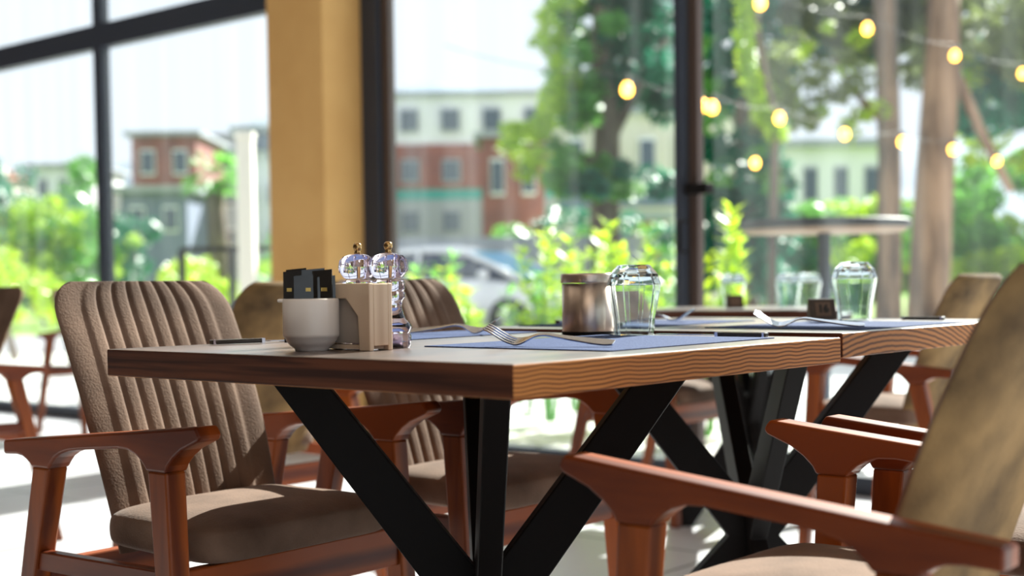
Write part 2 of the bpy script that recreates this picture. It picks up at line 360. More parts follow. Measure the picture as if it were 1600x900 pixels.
def back_shell():
    m = MB(); NX, NZ = 108, 22
    def half(z):
        t = (z-.41)/.44
        h = .172 + .015*math.sin(min(1, t*1.3)*PI/2)
        if z > .795:
            u = (z-.795)/.06; h -= .055*(1-math.sqrt(max(0, 1-u*u*.985)))
        return h
    zs = [.405+(.853-.405)*(1-(1-i/NZ)**1.0) for i in range(NZ-5)]
    zs = [.405+.39*i/(NZ-6) for i in range(NZ-5)] + [.795+.06*math.sin(PI/2*i/6) for i in range(1, 7)]
    zs[-1] = .8545
    F = []; B = []
    for z in zs:
        h = half(z); t = (z-.41)/.44
        fr_, bk = [], []
        for i in range(NX+1):
            u = -1+2*i/NX; x = h*u
            wrap = -.012*abs(u)**3
            fl_ = 0
            if abs(u) < .74:
                ph = (u/.74+1)/2*8; fr2 = ph-math.floor(ph); fl_ = .0058*(1-abs(2*fr2-1)**4) - .002
            fade = 1
            th = .014+.026*(1-abs(u)**5)
            edge = .010*abs(u)**10
            if z > .83: th *= 1-.55*((z-.83)/.025)**2; edge += 0
            yf = back_y(z)+wrap - fl_*fade + edge
            fr_.append(Vector((x, yf, z))); bk.append(Vector((x, back_y(z)+wrap+th, z)))
        F.append(fr_); B.append(bk)
    base = 0; n = NX+1; rows = len(zs)
    for r in F: m.v += r
    for r in B: m.v += r
    o = rows*n
    for j in range(rows-1):
        for i in range(NX):
            m.f.append((j*n+i, j*n+i+1, (j+1)*n+i+1, (j+1)*n+i)); m.f.append((o+j*n+i, o+(j+1)*n+i, o+(j+1)*n+i+1, o+j*n+i+1))
        m.f.append((j*n, (j+1)*n, o+(j+1)*n, o+j*n)); m.f.append((j*n+NX, o+j*n+NX, o+(j+1)*n+NX, (j+1)*n+NX))
    for i in range(NX):
        m.f.append((i, o+i, o+i+1, i+1)); a = (rows-1)*n; m.f.append((a+i, a+i+1, o+a+i+1, o+a+i))
    return m
def cushion():
    m = MB(); N = 36; rings = []
    def outline(k, grow):
        a = 2*PI*k/N; c_, s_ = math.cos(a), math.sin(a); e = .28
        x = math.copysign(abs(c_)**e, c_); y = math.copysign(abs(s_)**e, s_)
        wx = .205 - .018*(y+1)/2        # narrower at the back
        return x*(wx+grow), -.045 + y*(.160+grow)
    for g, z in ((-.03, .418), (-.006, .420), (0, .427), (.0015, .445), (0, .462), (-.003, .469), (-.008, .4715), (-.014, .476), (-.05, .486), (-.10, .492), (-.15, .494)):
        rings.append([Vector((*outline(k, g), z)) for k in range(N)])
    for r in rings: m.v += r
    for j in range(len(rings)-1):
        for k in range(N): l = (k+1) % N; m.f.append((j*N+k, j*N+l, (j+1)*N+l, (j+1)*N+k))
    m.f.append(tuple(range(N))[::-1]); e = (len(rings)-1)*N; m.f.append(tuple(e+k for k in range(N)))
    return m
def make_chair():
    t = empty('armchair')
    for s in (-1, 1):
        ap = arm_profile()
        obj('armrest', MB().prism(ap, lambda u, v, x: Vector((x, u, v)), s*.24-.021, s*.24+.021), M_armwood, t, bevel=.006, seg=3)
        fm = MB().hexa([(s*.248-.016, -.205, 0), (s*.248+.016, -.205, 0), (s*.248+.016, -.175, 0), (s*.248-.016, -.175, 0)],
                       [(s*.240-.0185, -.1715, .568), (s*.240+.0185, -.1715, .568), (s*.240+.0185, -.1255, .568), (s*.240-.0185, -.1255, .568)])
        obj('leg', fm, M_chairwood, t, bevel=.004)
        rm = MB().hexa([(s*.248-.016, .285, 0), (s*.248+.016, .285, 0), (s*.248+.016, .315, 0), (s*.248-.016, .315, 0)],
                       [(s*.240-.0185, .139, .551), (s*.240+.0185, .139, .551), (s*.240+.0185, .1865, .551), (s*.240-.0185, .1865, .551)])
        obj('leg', rm, M_chairwood, t, bevel=.004)
        obj('side_rail', MB().hexa([(s*.243-.011, -.165, .386), (s*.243+.011, -.165, .386), (s*.243+.011, .19, .378), (s*.243-.011, .19, .378)],
                                   [(s*.243-.011, -.165, .418), (s*.243+.011, -.165, .418), (s*.243+.011, .19, .410), (s*.243-.011, .19, .410)]), M_armwood, t, bevel=.003)
    obj('front_rail', MB().box((0, -.165, .383), (.46, .022, .068)), M_railwood, t, bevel=.003)
    obj('back_rail', MB().box((0, .195, .365), (.46, .022, .05)), M_railwood, t, bevel=.003)
    obj('seat_cushion', cushion(), M_suede, t, smooth=True, sub=1)
    bk = obj('backrest', back_shell(), M_suede, t, smooth=True); bk.data.materials.append(M_suede_back)
    for p in bk.data.polygons:
        if all(bk.data.vertices[i].index >= len(bk.data.vertices)//2 for i in p.vertices): p.material_index = 1
    return t
proto = make_chair()
GA = 'armchairs around the dining tables'
chairs = [  # x, y, rotation, label
    (.283, .874, .02, 'fluted taupe suede armchair in full view at the left side of the nearest table'),
    (.888, .842, .03, 'fluted taupe armchair behind the pepper mills, tucked under the far side of the nearest table'),
    (.345, -.25, PI, 'large armchair cut off by the right edge, nearest to the viewer, seen from behind'),
    (.92, -.29, PI, 'armchair mostly hidden behind the big foreground armchair, only its dark red armrest showing'),
    (1.07, 1.85, PI+.03, 'plain-backed tan armchair seen from behind between the black sachet bowl and the fluted armchair'),
    (2.695, .755, PI, 'blurred armchair with a sunlit rim, beyond the right end of the second table'),
    (2.96, 1.76, .0, 'blurred armchair beyond the small round window table, seen below the tabletop'),
    (.99, 3.35, -PI/2, 'blurred armchair cut off by the left edge of the photo'),
    (3.31, 5.94, 0, 'most distant armchair beside the window, a single orange leg showing at left'),
]
for i, (x, y, rz, lab) in enumerate(chairs):
    o = proto if i == 0 else copy_tree(proto)
    o.location = (x, y, 0); o.rotation_euler = (0, 0, rz); tag(o, lab, 'armchair', GA)

# ------------------------------------------------------------------ tables with four bent steel legs
def table(x0, y0, wx, wy, ztop, a, label, zk=.325, round_=False, th=.04, sec=(.062, .036), em=None):
    em = em or M_edge; tm = M_top
    cx, cy = x0+wx/2, y0+wy/2
    t = empty('dining_table', (cx, cy, 0), 0, label, 'table', 'wooden dining tables with steel legs')
    if round_: obj('tabletop', MB().lathe([(wx/2-.004, ztop-th), (wx/2, ztop-th+.004), (wx/2, ztop-.004), (wx/2-.004, ztop)], n=64), tm, t, smooth=False)
    else: obj('tabletop', MB().box((0, 0, ztop-th/2), (wx, wy, th)), tm, t, bevel=.0022)
    me = t.children[0].data; me.materials.append(em); me.materials.append(M_topx)
    for p in me.polygons: p.material_index = 0 if p.normal.z > .5 else (2 if abs(p.normal.x) > .9 and not round_ else 1)  # shaded x faces take the darkened edge colour
    zt = ztop-th
    obj('mounting_plate', MB().box((0, 0, zt-.003), (.3, .3, .006)), M_steelblack, t)
    for sx in (-1, 1):
        for sy in (-1, 1):
            d = Vector((sx, sy, 0)).normalized(); side = Vector((0, 0, 1)).cross(d)
            hw = sec[1]/2; wv = sec[0]/2
            A = Vector((sx*a, sy*a, zt)); K = d*.024+Vector((0, 0, zk)); Bf = Vector((sx*a*1.05, sy*a*1.05, 0))
            k = wv*1.28
            m = MB()
            # outline in the (radial, z) plane
            ra = A.xy.length; rb = Bf.xy.length
            prof = [(ra-k, zt), (ra+k, zt), (.024+wv*.9, zk), (rb+k, 0), (rb-k, 0), (-.004, zk-.055), (-.004, zk+.055)]
            m.prism(prof, lambda u, v, q: d*u+Vector((0, 0, v))+side*q, -hw, hw)
            obj('leg', m, M_steelblack, t, bevel=.0025)
    return t
table(0, 0, .8, .8, .75, .205, 'nearest square wooden table holding the pepper mills and the steel canister')
table(.842, .018, .8, .8, .755, .215, 'second square wooden table abutting the nearest one, with the sign reading 16', em=M_edge2)
T3 = (2.93, 1.40)
table(T3[0]-.34, T3[1]-.34, .68, .68, .75, .17, 'blurred small round table near the window behind the sign', zk=.36, round_=True, em=M_topx)

# ------------------------------------------------------------------ placemats
def placemat(cx, cy, wx, wy, z, rz, label):
    e = MB()
    N = 10
    e.box((0, 0, .0009), (wx, wy, .0018))
    o = obj('placemat', e, M_mat, bevel=.0006, seg=1); o.location = (cx, cy, z); o.rotation_euler = (0, 0, rz)
    tag(o, label, 'placemat', 'dark blue woven placemats'); return o
placemat(.495, .235, .45, .33, .75, .02, 'dark blue placemat under the fork at the near corner of the nearest table')
placemat(.55, .69, .47, .19, .75, .05, 'dark blue placemat behind the pepper mills on the far edge of the nearest table')
placemat(1.19, .20, .44, .31, .755, -.02, 'dark blue placemat at the near edge of the second table, under the upturned glass')
placemat(1.17, .64, .44, .30, .755, .03, 'dark blue placemat at the far side of the second table')

# ------------------------------------------------------------------ cutlery
def cutlery_fork(label, p0, p1, tipz=.02, group='forks on the placemats', roll=0.0):
    "p0 handle end, p1 tine tips (world)"
    p0, p1 = Vector(p0), Vector(p1); L_ = (p1-p0).xy.length; s_ = L_/.19
    e = empty('fork', p0, math.atan2(p1.y-p0.y, p1.x-p0.x), label, 'fork', group)
    e.rotation_euler.x = roll
    def zc(x):       # side curve
        x = x/.19
        pts = [(0, .003), (.12, .004), (.4, .011), (.56, .0165), (.66, .010), (.73, .003), (.80, .0035), (.88, .012), (1.0, .029)]
        for (a, za), (b_, zb) in zip(pts, pts[1:]):
            if a <= x <= b_: u = (x-a)/(b_-a); return za+(zb-za)*u
        return pts[-1][1]
    zraw = zc
    def zc(x): return sum(zraw(min(.19, max(0, x+d_))) for d_ in (-.010, -.005, 0, .005, .010))/5
    def hw(x):
        x = x/.19
        pts = [(0, .007), (.06, .0095), (.2, .008), (.45, .0042), (.6, .0035), (.66, .007), (.72, .0115), (.78, .0125)]
        for (a, za), (b_, zb) in zip(pts, pts[1:]):
            if a <= x <= b_: u = (x-a)/(b_-a); return za+(zb-za)*u
        return pts[-1][1]
    hm = MB(); xs = [.19*.78*i/28 for i in range(29)]
    hm.strip([((x*s_, 0, zc(x)), hw(x), (0, 1, 0), (0, 0, 1)) for x in xs], .003)
    obj('handle', hm, M_cutlery, e, smooth=False, bevel=.0008)
    tm = MB()
    for k in range(4):
        y = -.0096+.0064*k; xs = [.19*(.77+.23*i/8) for i in range(9)]
        rows = []
        for i, x in enumerate(xs):
            dz = (zc(min(x+.002, .19))-zc(x-.002)); n = Vector((-dz, 0, .004)).normalized()
            rows.append(((x*s_, y, zc(x)), .0019*(1-.4*i/8), (0, 1, 0), n))
        tm.strip(rows, .0019)
    obj('tines', tm, M_cutlery, e)
    return e
def knife(label, p0, ang, group='knives on the placemats'):
    "p0 handle end, ang world direction of the blade"
    e = empty('knife', p0, ang, label, 'knife', group)
    h = MB(); h.strip([((x, 0, .0045), w_, (0, 1, 0), (0, 0, 1)) for x, w_ in ((0, .006), (.006, .0085), (.05, .0075), (.088, .006))], .007)
    obj('handle', h, M_knifeh, e, bevel=.002)
    for xa, xb, hw_ in ((.0855, .091, .0066), (.002, .006, .0082)):
        obj('handle_band', MB().strip([((x, 0, .0045), hw_, (0, 1, 0), (0, 0, 1)) for x in (xa, xb)], .0076), M_cutlery, e)
    b_ = MB(); b_.strip([((x, o_, .0035), w_, (0, 1, 0), (0, 0, 1)) for x, w_, o_ in ((.09, .006, 0), (.10, .009, .001), (.16, .0095, .001), (.195, .007, 0), (.208, .001, -.004))], .0014)
    obj('blade', b_, M_cutlery, e)
    return e
zt1, zt2 = .7518, .7568
cutlery_fork('steel fork in the foreground, lowest and sharpest, on the near placemat of the nearest table', (.357, .118, zt1+.003), (.302, .299, zt1+.003), roll=-.36)
cutlery_fork('steel fork behind the pepper mills with its tines pointing right toward the canister', (.607, .765, zt1+.003), (.657, .582, zt1+.003), roll=.36)
cutlery_fork('steel fork beside the upturned glass on the second table, its tines raised to the left', (1.02, .065, zt2+.003), (.95, .24, zt2+.003), roll=-.30)
cutlery_fork('blurred steel fork at the far side of the second table near the round table', (1.22, .74, zt2), (1.25, .56, zt2))
knife('table knife with dark handle on the right side of the nearest table', (.745, .10, .750), PI/2+.05)
knife('table knife at the far left edge of the nearest table, left of the white bowl', (.165, .765, .750), -.25)
knife('table knife behind the steel canister on the far edge of the second table', (1.08, .79, .755), -.15)
knife('table knife at the right end of the second table beside the foreground chair', (1.52, .13, .755), PI/2-.05)
knife('blurred table knife lying left of the far fork on the second table', (1.04, .60, zt2), .6)

# ------------------------------------------------------------------ sugar bowl with black sachets
bc = Vector((.110, .463, .75))
bowl = empty('sugar_bowl', bc, 0, 'small white ceramic bowl holding black sachets on the nearest table', 'bowl')
R_ = .0395
prof = [(.018, 0), (.023, 0), (.0235, .003), (.030, .008), (.035, .014), (.0372, .019), (R_-.0005, .0205), (R_, .024), (R_, .070), (R_-.001, .0735), (R_-.003, .0735), (R_-.004, .070), (R_-.004, .024), (.030, .012), (.018, .006), (.002, .006)]
obj('vessel', MB().lathe(prof, n=56), M_white, bowl, smooth=True)
obj('lug', MB().box((-.030, .027, .071), (.012, .010, .005), rz=-.7), M_white, bowl, bevel=.002)
for k in range(7):
    a = -.75+.25*k; px_ = -.024+.008*k
    s_ = empty('sugar_sachet', bc+Vector((px_*.62-.002, -px_*.78+.004*math.sin(k*2.1), .0)), 0,
               ['leftmost', 'second from left', 'third from left', 'middle', 'fourth from right', 'second from right', 'rightmost'][k]+' of the black foil sachets standing in the white bowl', 'sachet', 'black sachets in the white bowl')
    hgt = .098+.006*math.sin(k*1.7+.4); rr = -.85 + .25*math.sin(k*3.3); wd = .036-.0035*abs(k-3)
    dirv = Vector((math.cos(rr), math.sin(rr), 0)); nv = Vector((-dirv.y, dirv.x, 0))
    m = MB(); rows = []
    for j in range(9):
        u = j/8; z = .012+hgt*u
        th_ = .0006+.0022*math.sin(PI*u)
        rows.append((z, th_))
    base = len(m.v)
    for z, th_ in rows:
        for i, q in ((-1, -1), (1, -1), (1, 1), (-1, 1)):
            m.v.append(dirv*wd/2*i*.98 + nv*th_*q*.9 + Vector((0, 0, z + (.0012*i if z > .1 else 0))))
    for j in range(8):
        for q in range(4): l = (q+1) % 4; m.f.append((j*4+q, j*4+l, j*4+4+l, j*4+4+q))
    m.f.append((3, 2, 1, 0)); m.f.append((32, 33, 34, 35))
    obj('packet', m, M_sachet, s_)
    obj('gold_stamp', MB().box(dirv*.004*(k % 3-1)-nv*.0032+Vector((0, 0, .086)), (.007, .0006, .005), rz=rr), M_gold, s_)

# ------------------------------------------------------------------ napkin holder
nh = empty('napkin_holder', (.158, .430, .75), 0, 'pale wooden napkin holder with an angled cut-out between the white bowl and the mills', 'napkin holder')
def side_plate(x):
    # (y, z) outline with a chamfered opening
    o_ = [(-.058, 0), (-.058, .094), (.058, .094), (.058, 0), (.040, 0), (.040, .052), (.020, .073), (-.010, .073), (-.034, .048), (-.036, 0)]
    return MB().prism(o_, lambda u, v, q: Vector((x+q, u, v)), -.004, .004)
obj('side_panel', side_plate(-.018), M_holder, nh, bevel=.0015); obj('side_panel', side_plate(.018), M_holder, nh, bevel=.0015)
obj('end_panel', MB().box((0, -.054, .050), (.0275, .008, .086)), M_holder, nh, bevel=.001)
obj('base', MB().box((0, .002, .005), (.0275, .1, .006)), M_holder, nh)
nk = MB()
for k in range(11): nk.box((-.0115+.0023*k, .003, .008+.04), (.0018, .098, .075+.002*math.sin(k*2)))
nko = obj('paper_napkins', nk, M_napkin); nko.location = (.158, .430, .7505); tag(nko, 'stack of folded paper napkins filling the wooden holder', 'napkins', kind='stuff')

# ------------------------------------------------------------------ pepper mills
def mill(x, y, label):
    e = empty('pepper_mill', (x, y, .75), 0, label, 'pepper mill', 'clear acrylic pepper mills')
    body = [(.002, 0), (.030, 0), (.0315, .003), (.0315, .018), (.029, .0215), (.031, .025), (.0325, .031), (.030, .036), (.0245, .041), (.021, .050), (.0185, .060), (.0195, .068),
            (.0235, .073), (.0235, .079), (.0215, .082), (.0235, .085), (.0235, .096), (.019, .0985), (.002, .0985)]
    bo = obj('body', MB().lathe(body, n=40), M_acryl, e, smooth=True)
    bo.modifiers.new('ed', 'EDGE_SPLIT').split_angle = math.radians(40)
    chamber = [(.001, .012), (.013, .012), (.013, .07), (.015, .094), (.001, .094)]
    obj('head', MB().lathe([(.002, .1), (.017, .1), (.0215, .103), (.0262, .110), (.0275, .118), (.0255, .127), (.0195, .1335), (.012, .1365), (.005, .1375), (.002, .1375)], n=44), M_acryl, e, smooth=True)
    obj('rod', MB().lathe([(.0022, .01), (.0022, .099)], n=12), M_rod, e)
    obj('grinder', MB().lathe([(.004, .004), (.014, .004), (.012, .013), (.004, .016)], n=20), M_rod, e, smooth=True)
    g = MB()
    obj('finial', MB().lathe([(.0035, .137), (.0055, .138), (.004, .1405), (.0052, .143), (.0066, .147), (.006, .151), (.0035, .1535), (.0005, .154)], n=20), M_brass, e, smooth=True)
    rib = MB()
    for k in range(10):
        a = 2*PI*k/10; pts = [(.0262*math.cos(a), .0262*math.sin(a), .110), (.0272*math.cos(a), .0272*math.sin(a), .118), (.0254*math.cos(a), .0254*math.sin(a), .127), (.0195*math.cos(a), .0195*math.sin(a), .1332)]
        rib.tube(pts, .0016, n=6)
    obj('head_ribs', rib, M_acryl, e, smooth=True)
    return e
mill(.221, .420, 'clear acrylic pepper mill on the right, nearest of the two, with a brass knob')
mill(.218, .481, 'clear acrylic pepper mill on the left, partly hidden behind the napkin holder')
jar = empty('cruet_jar', (.222, .575, .75), 0, 'small clear jar with a steel rim, half hidden behind the black sachets and left mill', 'jar')
obj('glass_body', MB().lathe([(.002, 0), (.017, 0), (.0185, .004), (.0185, .08), (.017, .10), (.015, .10), (.0165, .08), (.0165, .006), (.002, .004)], n=32), M_glass, jar, smooth=True)
obj('lid', MB().lathe([(.002, .1005), (.0175, .1005), (.0185, .103), (.0185, .111), (.016, .1145), (.002, .1155)], n=32), M_steel, jar, smooth=True)

# ------------------------------------------------------------------ steel canister
cn = empty('steel_canister', (.748, .458, .75), 0, 'brushed steel canister with a lid standing left of the upturned glass', 'canister')
obj('body', MB().lathe([(.002, .002), (.043, .002), (.0455, .006), (.0455, .090), (.002, .090)], n=64), M_steel, cn, smooth=False, bevel=0)
for p in cn.children[0].data.polygons: p.use_smooth = len(p.vertices) == 4
obj('base_ring', MB().lathe([(.002, 0), (.0445, 0), (.0465, .002), (.0465, .006), (.002, .006)], n=64), M_steelblack, cn)
obj('lid', MB().lathe([(.002, .091), (.0475, .091), (.0478, .093), (.0478, .1045), (.0465, .107), (.043, .1075), (.002, .1075)], n=64), M_steel, cn)
for p in cn.children[2].data.polygons: p.use_smooth = len(p.vertices) == 4

# ------------------------------------------------------------------ upturned faceted glasses
def glass_mb():
    m = MB()
    # standing on its mouth: narrow mouth below, wide shoulder above, facets of an octagon, flat foot up
    outer = [(.0335, 0), (.036, .03), (.0445, .076), (.046, .088), (.0405, .105), (.028, .1195), (.024, .1205)]
    inner = [(.022, .109), (.037, .099), (.0432, .087), (.042, .076), (.0340, .03), (.0318, 0)]
    prof_ = [(.001, .1205)] + outer[::-1] + inner[::-1] + [(.001, .108)]
    base = 0; n = 10
    for r, z in prof_:
        for k in range(n):
            a = 2*PI*k/n + .2; m.v.append(Vector((r*math.cos(a), r*math.sin(a), z)))
    for i in range(len(prof_)-1):
        for k in range(n): l = (k+1) % n; m.f.append((i*n+k, (i+1)*n+k, (i+1)*n+l, i*n+l))
    m.f.append(tuple(range(n))); e = (len(prof_)-1)*n; m.f.append(tuple(e+k for k in range(n))[::-1])
    return m
g0 = obj('drinking_glass', glass_mb(), M_glass, bevel=.0016, seg=2)
GG = 'faceted glasses standing upside down'
def put_glass(p, label, first=False):
    o = g0 if first else g0.copy()
    if not first: C.objects.link(o)
    o.location = p; tag(o, label, 'drinking glass', GG); return o
put_glass((.738, .352, .7502), 'large sharp upturned faceted glass right beside the steel canister', True)
p = at(1335, 501, 2.78); put_glass((p.x, p.y, .7572), 'upturned faceted glass on the second table to the right of the sign reading 16')
for px_, Z, lab in ((1146, 4.85, 'blurred upturned glass alone at the left of the round window table'), (1232, 4.72, 'blurred upturned glass, left one of the close pair on the round window table'), (1264, 4.92, 'blurred upturned glass, right one of the close pair on the round window table')):
    q = at(px_, 480, Z); o = put_glass((q.x, q.y, .7502), lab)
    if px_ == 1146: o['group'] = GG

# ------------------------------------------------------------------ number signs
def sign(p, rz, label, sz=1.0, text='16'):
    e = empty('number_sign', p, rz, label, 'table number sign', 'dark wooden table number blocks')
    pr_ = [(-.022, 0), (.022, 0), (.006, .046), (-.006, .046)]
    obj('block', MB().prism([(-.022, 0), (.012, 0), (.006, .046), (-.004, .046)], lambda u, v, q: Vector((q, u, v)), -.029, .029), M_sign, e, bevel=.0015)
    lean = math.atan2(.018, .046)
    def on_face(x, v, off): return Vector((x, -.022+.018*v/.046-off*math.cos(lean), v+off*math.sin(lean)))
    f_ = MB(); f_.hexa([on_face(-.017, .009, 0), on_face(.017, .009, 0), on_face(.017, .038, 0), on_face(-.017, .038, 0)],
                       [on_face(-.017, .009, .001), on_face(.017, .009, .001), on_face(.017, .038, .001), on_face(-.017, .038, .001)])
    obj('face_plate', f_, M_inlay, e)
    if text:
        cu = bpy.data.curves.new('digits', 'FONT'); cu.body = text; cu.size = .024; cu.extrude = .0006; cu.align_x = 'CENTER'; cu.align_y = 'CENTER'; cu.offset = .0012
        cu.materials.append(M_ink)
        tmp = bpy.data.objects.new('tmp', cu); C.objects.link(tmp); bpy.context.view_layer.update()
        me = bpy.data.meshes.new_from_object(tmp.evaluated_get(bpy.context.evaluated_depsgraph_get())); bpy.data.objects.remove(tmp)
        me.materials.clear(); me.materials.append(M_ink)
        o = bpy.data.objects.new('digits', me); C.objects.link(o); o.parent = e
        o.location = on_face(0, .0235, .0016); o.rotation_euler = (PI/2-lean, 0, 0)
    return e
q = at(1283, 500, 2.92); sign((q.x, q.y, .755), -PI/2+.70+.12, 'dark wooden block sign with the number 16 on the second table')
q = at(1148, 480, 4.62); sign((q.x, q.y, .75), -PI/2+.70, 'blurred dark block sign in front of the lone glass on the round window table', text='')

# ------------------------------------------------------------------ outside: ground, road, hills
struct(obj('ground', MB().box((6, 2, -.105), (24, 60, .1)), M_pave))
ROT = YAW
def slab(name, Z0, Z1, z, m, half=200):
    c_ = CAM + Vector((fw.x, fw.y, 0)).normalized()*((Z0+Z1)/2)
    o = obj(name, MB().box((0, 0, 0), (Z1-Z0, half*2, .1)), m); o.location = (c_.x, c_.y, z-.05); o.rotation_euler = (0, 0, YAW); return struct(o)
slab('road', 19, 26, -.03, M_road, 120)
slab('lawn', 26, 300, -.05, M_grass, 260)
slab('terrain', 10, 20, -.045, M_pave, 60)
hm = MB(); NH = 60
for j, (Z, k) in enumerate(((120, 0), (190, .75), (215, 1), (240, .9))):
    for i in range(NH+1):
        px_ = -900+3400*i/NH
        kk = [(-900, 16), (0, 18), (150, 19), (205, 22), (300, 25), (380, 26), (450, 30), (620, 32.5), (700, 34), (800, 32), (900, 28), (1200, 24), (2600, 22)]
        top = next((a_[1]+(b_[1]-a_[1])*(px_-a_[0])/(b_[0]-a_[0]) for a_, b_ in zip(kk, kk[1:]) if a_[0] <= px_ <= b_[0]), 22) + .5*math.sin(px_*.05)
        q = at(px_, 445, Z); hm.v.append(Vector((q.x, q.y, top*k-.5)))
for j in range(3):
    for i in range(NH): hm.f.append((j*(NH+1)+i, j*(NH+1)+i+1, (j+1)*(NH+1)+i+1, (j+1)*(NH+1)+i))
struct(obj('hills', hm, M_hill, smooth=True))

# ------------------------------------------------------------------ buildings
def building(px0, px1, pytop, Z, depth, m, label, floors, wins=4, roof=None, wall_bands=(), rz=0.0, base=0):
    a = at(px0, pytop, Z); b_ = at(px1, pytop, Z); wd = (b_-a).length; H = (a.z+b_.z)/2
    mid = (a+b_)/2
    e = empty('building', (mid.x, mid.y, 0), YAW-PI/2+rz, label, 'building')
    # local: x right, y away from the viewer, z up
    obj('walls', MB().box((0, depth/2, (H+base)/2), (wd, depth, H-base)), m, e)
    if roof == 'flat': obj('roof_slab', MB().box((0, depth/2, H+.15), (wd+.9, depth+.9, .3)), M_bgrey, e)
    elif roof == 'hip':
        o = .5; obj('roof', MB().add([(-wd/2-o, -o, H), (wd/2+o, -o, H), (wd/2+o, depth+o, H), (-wd/2-o, depth+o, H), (-wd/5, depth/2, H+1.8), (wd/5, depth/2, H+1.8)],
                     [(0, 1, 5, 4), (1, 2, 5), (2, 3, 4, 5), (3, 0, 4), (3, 2, 1, 0)]), M_roofred if m is not M_bwhite else M_bblue, e)
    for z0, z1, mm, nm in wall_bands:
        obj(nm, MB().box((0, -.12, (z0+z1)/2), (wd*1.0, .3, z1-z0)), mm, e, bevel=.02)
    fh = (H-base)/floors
    for k in range(floors):
        for i in range(wins):
            x = -wd/2+wd*(i+.5)/wins; z = base+fh*(k+.52); ww = wd/wins*.46
            wo = obj('window', MB().box((x, -.30 if wall_bands else -.03, z), (ww, .08, fh*.46)), M_bwhite if m is not M_bwhite else M_bgrey, e)
            obj('pane', MB().box((x, -.36 if wall_bands else -.09, z), (ww*.84, .03, fh*.38)), M_win, wo)
    return e
building(607, 865, 150, 90, 12, M_bwhite, 'white apartment building with brick-red lower floors behind the parked car', 4, 4, 'flat',
         wall_bands=((7.3, 10.3, M_bbrick, 'brick_band'), (6.6, 7.3, M_teal, 'awning'), (3.4, 6.6, M_bgrey, 'grey_band'), (2.2, 3.4, M_bbrick, 'brick_band')))
building(752, 850, 215, 74, 6, M_bbrick, 'lower brick-red building in front of the white apartment block', 2, 2, 'flat')
building(870, 1150, 178, 66, 6, M_bcream, 'long cream building seen through the big tree', 2, 5, 'flat', wall_bands=((4.6, 5.3, M_bblue, 'slate_band'),))  # slate band runs across the cream wall
building(1195, 1385, 230, 55, 5, M_bwhite, 'bright white building between the tree trunks at right', 2, 4, 'flat')
building(205, 306, 212, 95, 9, M_bbrick, 'reddish house high on the left hillside', 3, 2, 'flat')
building(188, 292, 300, 70, 8, M_bblue, 'slate blue house with a low roof in the left window', 2, 2, 'flat')
building(292, 372, 215, 110, 10, M_bgrey, 'grey block behind the palm tree', 4, 3, 'flat')
building(372, 520, 205, 80, 9, M_bwhite, 'pale building at the right of the left window beside the ochre column', 4, 4, 'flat', wall_bands=((9.0, 10.0, M_bblue, 'slate_band'),))  # slate band along the top of the pale wall
building(50, 145, 262, 100, 8, M_bwhite, 'small white house far left among the trees', 3, 3, 'flat')
building(975, 1030, 345, 45, 5, M_roofred, 'small red-brown shed beside the white car', 1, 2, 'flat')
building(-180, 20, 285, 110, 8, M_bcream, 'cream house at the extreme left of the window', 3, 4, 'hip')

# ------------------------------------------------------------------ trees and shrubs
def leaves(mb, c, r, n, size, squash=.8):
    c = Vector(c)
    for _ in range(n):
        while True:
            v = Vector((random.uniform(-1, 1), random.uniform(-1, 1), random.uniform(-1, 1)))
            if v.length < 1: break
        v = v.normalized()*(v.length**.5)
        p = c+Vector((v.x*r, v.y*r, v.z*r*squash))
        a = Vector((random.gauss(0, 1), random.gauss(0, 1), random.gauss(0, 1))).normalized(); b_ = a.orthogonal().normalized()
        s_ = size*random.uniform(.6, 1.3)
        n0 = len(mb.v); mb.v += [p-a*s_, p+b_*s_*.45, p+a*s_, p-b_*s_*.45]; mb.f.append((n0, n0+1, n0+2, n0+3))
def blobs(name, items, m, parent, size, dens=1.0):
    "items: (px, py, radius in px, Z)"
    mb = MB()
    for px_, py_, rp, Z in items:
        r = rp*Z/FPX; leaves(mb, at(px_, py_, Z)-parent.location, r, int(dens*70*(rp/30)**2*1.0)+12, size)
    return obj(name, mb, m, parent)
def tree(name, label, cat, base, trunks, crowns, bark=M_bark, group=None):
    e = empty(name, base, 0, label, cat, group)
    for pts, rs in trunks: obj('trunk', MB().tube([Vector(p)-Vector(base) for p in pts], rs, n=10), bark, e, smooth=True)
    for items, m, size, dens in crowns: blobs('foliage', items, m, e, size, dens)
    return e
TG = 'trees outside the windows'
